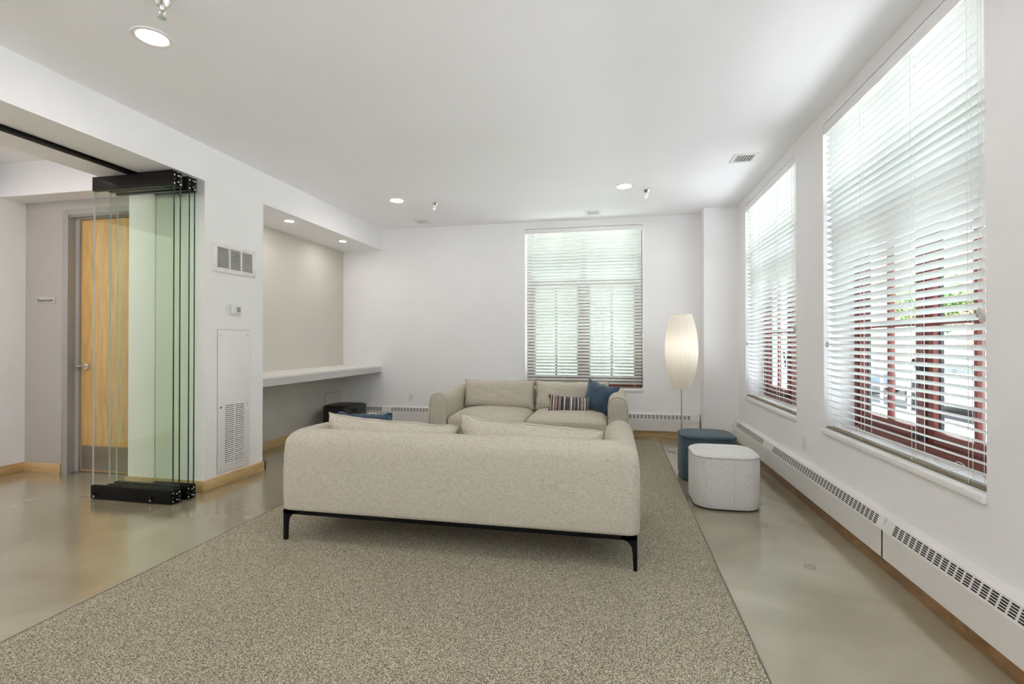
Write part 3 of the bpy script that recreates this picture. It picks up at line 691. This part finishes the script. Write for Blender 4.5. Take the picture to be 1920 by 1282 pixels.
# ---------------------------------------------------------------- soft furnishing helpers
def softbox(w, d, h, r, puff=0, n=14, seed=0, wr=0, fn=None):
    """rounded, puffed cushion centred on the origin"""
    bm = bmesh.new(); bmesh.ops.create_cube(bm, size=2); bmesh.ops.subdivide_edges(bm, edges=bm.edges[:], cuts=n, use_grid_fill=True)
    H = Vector((w/2, d/2, h/2)); I = Vector([max(q-r, .001) for q in H])
    for v in bm.verts:
        u = v.co.copy(); p = Vector((u.x*H.x, u.y*H.y, u.z*H.z)); q = Vector([max(-I[k], min(I[k], p[k])) for k in range(3)])
        e = p-q
        if e.length > 1e-9: p = q+e.normalized()*r*max(abs(e.x), abs(e.y), abs(e.z))/r if False else q+e.normalized()*r
        g = max(0, (1-u.x**2)*(1-u.y**2)); p.z += puff*g**.6*(1 if u.z > 0 else -.3 if u.z < 0 else 0)*abs(u.z)
        if fn: p = fn(u, p)
        if wr:
            nv = noise.noise_vector(Vector((p.x*7+seed, p.y*7, p.z*7))); p += nv*wr
        v.co = p
    bm.verts.index_update(); mb = MB().add([v.co[:] for v in bm.verts], [[v.index for v in f.verts] for f in bm.faces]); bm.free(); return mb
def pillow(w, h, t, k=.06, ex=4, pw=.5, n=26, seed=0, wr=.004, top=None, rad=5.0):
    """knife-edged cushion in the local XZ plane, thickness along Y, bottom at z=0"""
    mb = MB(); V = []; Fc = []; idx = {}
    for s in (1, -1):
        for i in range(n+1):
            for j in range(n+1):
                u, v = -1+2*i/n, -1+2*j/n; u = math.sin(u*PI/2)*.6+u*.4; v = math.sin(v*PI/2)*.6+v*.4
                rim = i in (0, n) or j in (0, n)
                if rim and s == -1: idx[(s, i, j)] = idx[(1, i, j)]; continue
                x = w/2*u*(1-k*abs(u)*(1-v*v)); z = h/2*v*(1-k*1.4*abs(v)*(1-u*u))
                y = s*t/2*max(0, (1-abs(u)**ex)*(1-abs(v)**ex))**pw
                # puckers radiating from the corners and along the seams
                pk = noise.noise(Vector((u*3+seed, v*3, s))) + .6*noise.noise(Vector((u*9+seed, v*9, s*2)))
                y += s*wr*pk*(0 if rim else 1); 
                if top: z += top(u)*(.5+.5*v)
                x += wr*.8*noise.noise(Vector((v*4+seed, 3.1, u))); z += wr*1.2*noise.noise(Vector((u*4+seed, 7.7, v)))
                idx[(s, i, j)] = len(V); V.append((x, y, z+h/2))
    for s in (1, -1):
        for i in range(n):
            for j in range(n): Fc.append((idx[(s,i,j)], idx[(s,i+1,j)], idx[(s,i+1,j+1)], idx[(s,i,j+1)]))
    return mb.add(V, Fc)
def rim_pts(w, h, k, n=20, top=None, seed=0, wr=.004):
    out = []
    for side in range(4):
        for i in range(n):
            q = -1+2*i/n; u, v = [(q, -1), (1, q), (-q, 1), (-1, -q)][side]
            u = math.sin(u*PI/2)*.6+u*.4; v = math.sin(v*PI/2)*.6+v*.4
            x = w/2*u*(1-k*abs(u)*(1-v*v)); z = h/2*v*(1-k*1.4*abs(v)*(1-u*u))
            if top: z += top(u)*(.5+.5*v)
            x += wr*.8*noise.noise(Vector((v*4+seed, 3.1, u))); z += wr*1.2*noise.noise(Vector((u*4+seed, 7.7, v)))
            out.append((x, 0, z+h/2))
    return out

# ---------------------------------------------------------------- sofas
def make_sofa(loc, rz, label, backs):
    """local frame: back at y=0, front at y=.95, x across; stands on the rug"""
    o = thing('sofa', loc, label, 'sofa', rz=rz)
    hw, T, D = 1.032, .19, .95; a = hw-T/2
    prof = [(-.094, .20), (-.094, .40), (-.093, .52)]
    for k in range(9): t = PI-PI*k/8; prof.append((.095*math.cos(t), .558+.092*math.sin(t)))
    prof += [(.099, .50), (.102, .40), (.101, .28), (.099, .20), (.096, .184), (.088, .18), (-.07, .18)]
    def loop(n_, z):
        pts = []; x = a+n_; y = T/2-n_; r = .02+.04*(n_+.095)/.19
        ys = [D, D*.8, D*.6, D*.4, D*.25]
        for yy in ys: pts.append((x, yy))
        for k in range(7): t = PI/2*k/6; pts.append((x-r+r*math.cos(t), y+r-r*math.sin(t)))
        for k in range(1, 12): pts.append(((x-r)*(1-2*k/12), y))
        for k in range(7): t = PI/2*k/6; pts.append((-(x-r)-r*math.sin(t), y+r-r*math.cos(t)))
        for yy in reversed(ys): pts.append((-x, yy))
        out = []
        for px, py in pts:
            q = max(0, min(1, (py-.15)/(D-.15))); zz = z-(.026*q*q*(3-2*q) if z > .42 else 0)
            out.append((px, py, zz))
        return out
    mb = MB(); rings = [loop(*p) for p in prof]; n = len(rings[0]); m = len(rings)
    V = [p for g in rings for p in g]; Fc = []
    for i in range(m):
        for k in range(n-1): j = (i+1) % m; Fc.append((i*n+k, i*n+k+1, j*n+k+1, j*n+k))
    mb.add(V, Fc)
    for e in (0, n-1):      # padded front of each arm
        ring = [rings[i][e] for i in range(m)]; cx = sum(p[0] for p in ring)/m; cz = sum(p[2] for p in ring)/m
        r2 = [(cx+(p[0]-cx)*.86, p[1]+.012, cz+(p[2]-cz)*.93) for p in ring]
        r3 = [(cx+(p[0]-cx)*.45, p[1]+.017, cz+(p[2]-cz)*.6) for p in ring]
        k0 = len(mb.v); mb.add(ring+r2+r3, [(i, (i+1) % m, m+(i+1) % m, m+i) for i in range(m)]+[(m+i, m+(i+1) % m, 2*m+(i+1) % m, 2*m+i) for i in range(m)]+[tuple(range(2*m, 3*m))])
    bm = bmesh.new(); me = bpy.data.meshes.new('shell'); me.from_pydata(mb.v, [], mb.f); bm.from_mesh(me)
    bmesh.ops.remove_doubles(bm, verts=bm.verts[:], dist=.0004); bm.verts.index_update()
    sh = MB().add([v.co[:] for v in bm.verts], [[v.index for v in f.verts] for f in bm.faces]); bm.free()
    body = sh.build('shell', 'linen', o, True, origin=(0,0,0), ang=60)
    for e in (0, n-1):
        MB().tube([(rings[i][e][0], D+.003, rings[i][e][2]) for i in range(1, m-2)], .0045, 8).build('piping', 'linen_piping', body, True, origin=(0,0,0))
    # seams running over the back corners
    for s in (-1, 1):
        pts = [(s*(a+.035+.062*math.sin(t)), .036-.020*math.sin(t)*.8, .18+.02+.455*(1-(1-math.cos(t))**2*.02)) for t in (0,)]
    box('seat_deck', (-hw+T-.01, T-.01, .182), (hw-T+.01, D-.03, .25), 'linen', o, .012, origin=(0,0,0))
    for s in (-1, 1):
        c = softbox(.836, .80, .15, .05, .055, 14, 3*s, .003); ob = c.build('seat_cushion', 'linen', o, True, origin=(0,0,0)); ob.location = (s*.421, T+.385, .312)
        pts = []
        for k in range(40):
            t = 2*PI*k/40; c_, s_ = math.cos(t), math.sin(t)
            pts.append((.412*math.copysign(abs(c_)**.16, c_), .395*math.copysign(abs(s_)**.16, s_), .043))
        MB().tube(pts, .0035, 6, closed=True).build('seam', 'linen_piping', ob, True, origin=(0,0,0))
    for (cx, cy, w_, h_, t_, lean, rr, sd, topf) in backs:
        pb = pillow(w_, h_, t_, .035, 5, .45, 30, sd, .007, topf); ob = pb.build('back_cushion', 'linen', o, True, origin=(0,0,0), ang=80)
        ob.location = (cx, cy, .388); ob.rotation_euler = (lean, 0, rr)
        MB().tube(rim_pts(w_, h_, .035, 20, topf, sd, .007), .0035, 6, closed=True).build('piping', 'linen_piping', ob, True, origin=(0,0,0))
    # black metal frame and legs
    fr = MB(); z0, z1 = .154, .181; fx, f0, f1 = hw-.012, .012, D-.03
    fr.box((-fx, f0, z0), (fx, f0+.022, z1), .002); fr.box((-fx, f1-.022, z0), (fx, f1, z1), .002)
    fr.box((-fx, f0, z0), (-fx+.022, f1, z1), .002); fr.box((fx-.022, f0, z0), (fx, f1, z1), .002)
    fr.build('metal_frame', 'black_metal', o, True, origin=(0,0,0))
    for sx in (-1, 1):
        for yy in (f0, f1-.022):
            X = sx*fx; poly = [(X, yy, z1-.004), (X, yy, 0), (X-sx*.019, yy, 0), (X-sx*.023, yy, .095)]
            for k in range(7):
                t = PI/2*k/6; poly.append((X-sx*(.025+.055*(1-math.cos(t))), yy, .101+.055*math.sin(t)))
            poly.append((X-sx*.08, yy, z1-.004))
            MB().extrude(poly, (0, 1, 0), .022).build('leg', 'black_metal', o, False, origin=(0,0,0))
    return o
def t1(u): return .012-.022*u+.022*max(0, -u-.75)*4
def t2(u): return .014-.030*u+.02*max(0, -u-.7)*3
make_sofa((-.907, 2.605, RZ), 0, 'beige linen sofa seen from behind in the foreground', [
    (-.425, .275, .85, .292, .19, math.radians(9), math.radians(1), 2, t1), (.43, .275, .84, .302, .19, math.radians(10), math.radians(-1), 9, t2)])
make_sofa((-.905, 5.975, RZ), PI, 'beige linen sofa facing us below the end window', [
    (-.425, .30, .84, .335, .21, math.radians(13), 0, 4, lambda u: .008*u*u), (.43, .30, .85, .335, .21, math.radians(13), 0, 6, lambda u: .008*u*u)])

# ---------------------------------------------------------------- throw pillows
def throw(name, loc, w_, h_, t_, m, rot, label, seed, k=.10, wr=.006):
    o = pillow(w_, h_, t_, k, 2.6, .62, 28, seed, wr).build(name, m, None, True, origin=(0,0,0), ang=80)
    o.location = loc; o.rotation_euler = rot; tag(o, label, 'pillow', 'throw pillows on the sofas')
    MB().tube(rim_pts(w_, h_, k, 20, None, seed, wr), .003, 6, closed=True).build('piping', m, o, True, origin=(0,0,0))
    return o
throw('throw_pillow', (-.485, 5.36, .405), .45, .20, .13, 'striped_cloth', (math.radians(-22), math.radians(4), math.radians(8)), 'small striped lumbar pillow on the far sofa', 1.5, .09)
throw('throw_pillow', (-.215, 5.46, .405), .37, .35, .15, 'blue_velvet', (math.radians(-16), math.radians(13), math.radians(-22)), 'dark blue velvet pillow against the right arm of the far sofa', 5.2)
throw('throw_pillow', (-1.62, 3.05, .425), .35, .31, .14, 'blue_velvet', (math.radians(18), math.radians(2), math.radians(16)), 'blue velvet pillow peeking over the back of the near sofa', 8.8, .05, .012)

# ---------------------------------------------------------------- ottomans
def ottoman(cx, cy, m, seam, label, rz=0, S=.455, h=.385):
    o = thing('ottoman', (cx, cy, 0), label, 'ottoman', 'rounded cube ottomans', rz)
    def ring(s, z, r=.135):
        out = []; q = s/2-min(r, s/2-.001)
        for k in range(4):
            sx, sy = [(1, 1), (-1, 1), (-1, -1), (1, -1)][k]
            for j in range(9):
                t = PI/2*(k+j/8); c_, s_ = math.cos(t), math.sin(t)
                # straight sides bow out a little
                out.append((sx*q+min(r, s/2-.001)*c_, sy*q+min(r, s/2-.001)*s_, z))
        return [(x*(1+.018*(1-abs(x-y)/s) if False else 1), y, z) for x, y, z in out]
    def stack(levels, cap=True):
        mb = MB(); n = 36; V = []; Fc = []
        for s, z in levels: V += ring(s, z, .135*s/S)
        for i in range(len(levels)-1):
            for k in range(n): Fc.append((i*n+k, i*n+(k+1) % n, (i+1)*n+(k+1) % n, (i+1)*n+k))
        if cap: Fc += [tuple(range(n-1, -1, -1)), tuple((len(levels)-1)*n+k for k in range(n))]
        return mb.add(V, Fc)
    stack([(S-.02, 0), (S-.02, .012)]).build('plinth', 'rubber', o, False, origin=(0,0,0))
    body = stack([(S-.012, .012), (S-.002, .022), (S, .06), (S, h-.06), (S-.002, h-.02)]).build('body', m, o, True, origin=(0,0,0), ang=50)
    stack([(S-.002, h-.02), (S-.010, h-.008), (S-.04, h-.001), (S-.12, h+.003), (S-.25, h+.005)]).build('top_panel', m, o, True, origin=(0,0,0), ang=50)
    MB().tube(ring(S+.001, h-.019, .135), .0032, 8, closed=True).build('piping', seam, o, True, origin=(0,0,0))
    for sy in (-1, 1): MB().tube([(.03, sy*(S/2+.0003), .024), (.03, sy*(S/2+.0003), h-.02)], .0012, 6).build('seam', seam, body, True, origin=(0,0,0))
    return o
ottoman(.783, 3.915, 'grey_felt', 'grey_seam', 'light grey felt ottoman in front of the teal one')
ottoman(.788, 4.617, 'teal_felt', 'black_felt_seam', 'dark teal felt ottoman behind the light grey one')
ottoman(-3.375, 5.79, 'black_leather', 'black_leather', 'black leather ottoman under the alcove counter')

# ---------------------------------------------------------------- floor lamp
lx, ly = .712, 5.64
lp = thing('floor_lamp', (lx, ly, 0), 'floor lamp with tall white ribbed cocoon shade', 'lamp')
MB().lathe([(.140, 0), (.142, .006), (.138, .012), (.02, .017), (.012, .03)], (lx, ly, 0), 48).build('base', 'chrome', lp, True)
MB().tube([(lx, ly, .015), (lx, ly, .70)], .0075, 12).build('pole', 'chrome', lp, True)
sz0, sz1 = .676, 1.476; NR = 36; lev = 28; V = []; Fc = []; per = 4
for i in range(lev+1):
    t = i/lev; z = sz0+(sz1-sz0)*t
    r0 = .086+(.106-.086)*t; r = r0+(.172-.096)*(math.sin(PI*t**.95))**.82
    for k in range(NR*per):
        a_ = 2*PI*k/(NR*per); rr = r*(1+.012*(abs(math.sin(a_*NR/2))-1)*-1) if False else r-.0045*abs(math.sin(a_*NR/2))
        V.append((lx+rr*math.cos(a_), ly+rr*math.sin(a_), z))
nn = NR*per
for i in range(lev):
    for k in range(nn): Fc.append((i*nn+k, i*nn+(k+1) % nn, (i+1)*nn+(k+1) % nn, (i+1)*nn+k))
sd = MB().add(V, Fc).build('shade', 'lamp_shade', lp, True, ang=180)
for z, r in ((sz0, .086), (sz1, .106)):
    MB().tube([(lx+r*math.cos(k*PI/20), ly+r*math.sin(k*PI/20), z) for k in range(40)], .003, 6, closed=True).build('shade_ring', 'white_paint', sd, True)
MB().tube([(lx-.086, ly, sz0+.002), (lx+.086, ly, sz0+.002)], .003, 6).build('shade_spider', 'steel', sd, True)
MB().tube([(lx, ly, .70), (lx, ly, 1.0)], .007, 10).build('inner_stem', 'steel', lp, True)
MB().lathe([(.016, .98), (.02, 1.0), (.02, 1.04), (.014, 1.05)], (lx, ly, 0), 16).build('socket', 'steel', lp, True)
MB().lathe([(.012, 1.05), (.03, 1.10), (.034, 1.13), (.026, 1.165), (.008, 1.18)], (lx, ly, 0), 20).build('bulb', 'bulb_lit', lp, True)

# ---------------------------------------------------------------- outside
GZ = -.35
tag(box('ground_pavement', (XR+.3, -30, GZ-.2), (6.5, 60, GZ), 'pavement'), 'pale pavement outside the side windows', 'pavement', kind='structure')
tag(box('ground_street', (6.5, -30, GZ-.2), (16, 60, GZ-.1), 'asphalt'), 'pale grey street beyond the pavement', 'street', kind='structure')
tag(box('ground_lawn', (16, -30, GZ-.2), (22, 60, GZ), 'grass'), 'green verge across the street', 'lawn', kind='structure')
tag(box('ground_yard', (-40, YB+.3, GZ-.2), (XR+.3, 60, GZ), 'gravel'), 'pale gravel yard behind the end window', 'yard', kind='structure')
tag(box('ground_forecourt', (-40, -40, GZ-.2), (XR+.3, YN-.3, GZ), 'pavement'), 'pale paved forecourt behind the viewer', 'pavement', kind='structure')
def building(x0, x1, y0, y1, h, m, label, face, wins, win_z):
    o = thing('building', ((x0+x1)/2, (y0+y1)/2, GZ), label, 'building')
    box('wall', (x0, y0, GZ), (x1, y1, h), m, o); box('roof', (x0-.2, y0-.2, h), (x1+.2, y1+.2, h+.25), 'rail_white', o)
    for z in win_z:
        for q in wins:
            if face == 'x': f = box('window', (x0-.06, q, z), (x0, q+1.3, z+1.7), 'rail_white', o); box('pane', (x0-.08, q+.1, z+.1), (x0-.05, q+1.2, z+1.6), 'dark_glass', f)
            else: f = box('window', (q, y0-.06, z), (q+1.3, y0, z+1.7), 'rail_white', o); box('pane', (q+.1, y0-.08, z+.1), (q+1.2, y0-.05, z+1.6), 'dark_glass', f)
building(22, 32, 8, 52, 8, 'brick', 'brick building across the street', 'x', [10+4*k for k in range(10)], [.8, 4.2])
building(-16, 1.3, 10.5, 18, 8, 'stucco', 'pale building behind the end window', 'y', [-13, -10, -7, -4], [.9, 4.4])
rl = thing('railing', (5.6, 14, GZ), 'white street railing outside the side windows', 'railing')
for z in (.25, .62): MB().tube([(5.6, 6, z), (5.6, 24, z)], .03, 8).build('rail', 'rail_white', rl, True)
for k in range(19): MB().tube([(5.6, 6+k, GZ), (5.6, 6+k, .66)], .03, 8).build('post', 'rail_white', rl, True)
def car(x, y, m, label):
    o = thing('car', (x, y, GZ-.1), label, 'car', 'cars parked in the street'); g = GZ-.1
    side = [(-2.1, .35), (-2.15, .65), (-1.95, .85), (-1.35, .93), (-.75, 1.38), (.75, 1.42), (1.5, .95), (2.1, .80), (2.15, .40)]
    mb = MB(); mb.extrude([(x-.85, y+a, g+z) for a, z in side], (1, 0, 0), 1.7); b = mb.build('body', m, o)
    for s in (-1, 1):
        MB().extrude([(x+s*.852, y+a, g+z) for a, z in ((-1.15, .95), (-.68, 1.31), (.68, 1.34), (1.22, .97))], (s, 0, 0), .006).build('side_window', 'dark_glass', b)
        for yy in (-1.35, 1.35): MB().lathe([(.32, -.1), (.34, -.08), (.34, .08), (.32, .1)], (x+s*.78, y+yy, g+.34), 20, 'x').build('wheel', 'rubber', o, True)
    MB().extrude([(x-.75, y+.80, g+1.405), (x+.75, y+.80, g+1.405), (x+.78, y+1.45, g+.985), (x-.78, y+1.45, g+.985)], (0, .3, .5), .01).build('windscreen', 'dark_glass', b)
car(8.0, 12.5, 'car_white', 'white car parked outside the near side window')
car(8.0, 19.5, 'car_blue', 'blue car parked further along the street')
def tree(x, y, h, r, label, seed):
    o = thing('tree', (x, y, GZ), label, 'tree', 'street trees')
    MB().tube([(x, y, GZ), (x+.1, y, h*.4), (x, y+.1, h*.75)], [.18, .13, .06], 10).build('trunk', 'bark', o, True)
    rnd = random.Random(seed); V = []; Fc = []
    for k in range(2200):
        d = Vector((rnd.gauss(0, 1), rnd.gauss(0, 1), rnd.gauss(0, .8))).normalized()*r*rnd.random()**.4
        c = Vector((x, y, h*.72))+d; n1 = Vector((rnd.gauss(0,1), rnd.gauss(0,1), rnd.gauss(0,1))).normalized(); n2 = n1.orthogonal().normalized(); s = .16
        i = len(V); V += [c-n1*s, c+n2*s*.5, c+n1*s, c-n2*s*.5]; Fc.append((i, i+1, i+2, i+3))
    me = bpy.data.meshes.new('foliage'); me.from_pydata([tuple(Vector(v)-Vector((x, y, GZ))) for v in V], [], Fc); me.materials.append(M['leaves'])
    tag(obj('foliage', me, o), kind='stuff')
tree(18.5, 22, 4.6, 1.9, 'leafy green street tree seen through the near side window', 1)
tree(18.5, 34, 5.0, 2.1, 'leafy green street tree further down the street', 2)
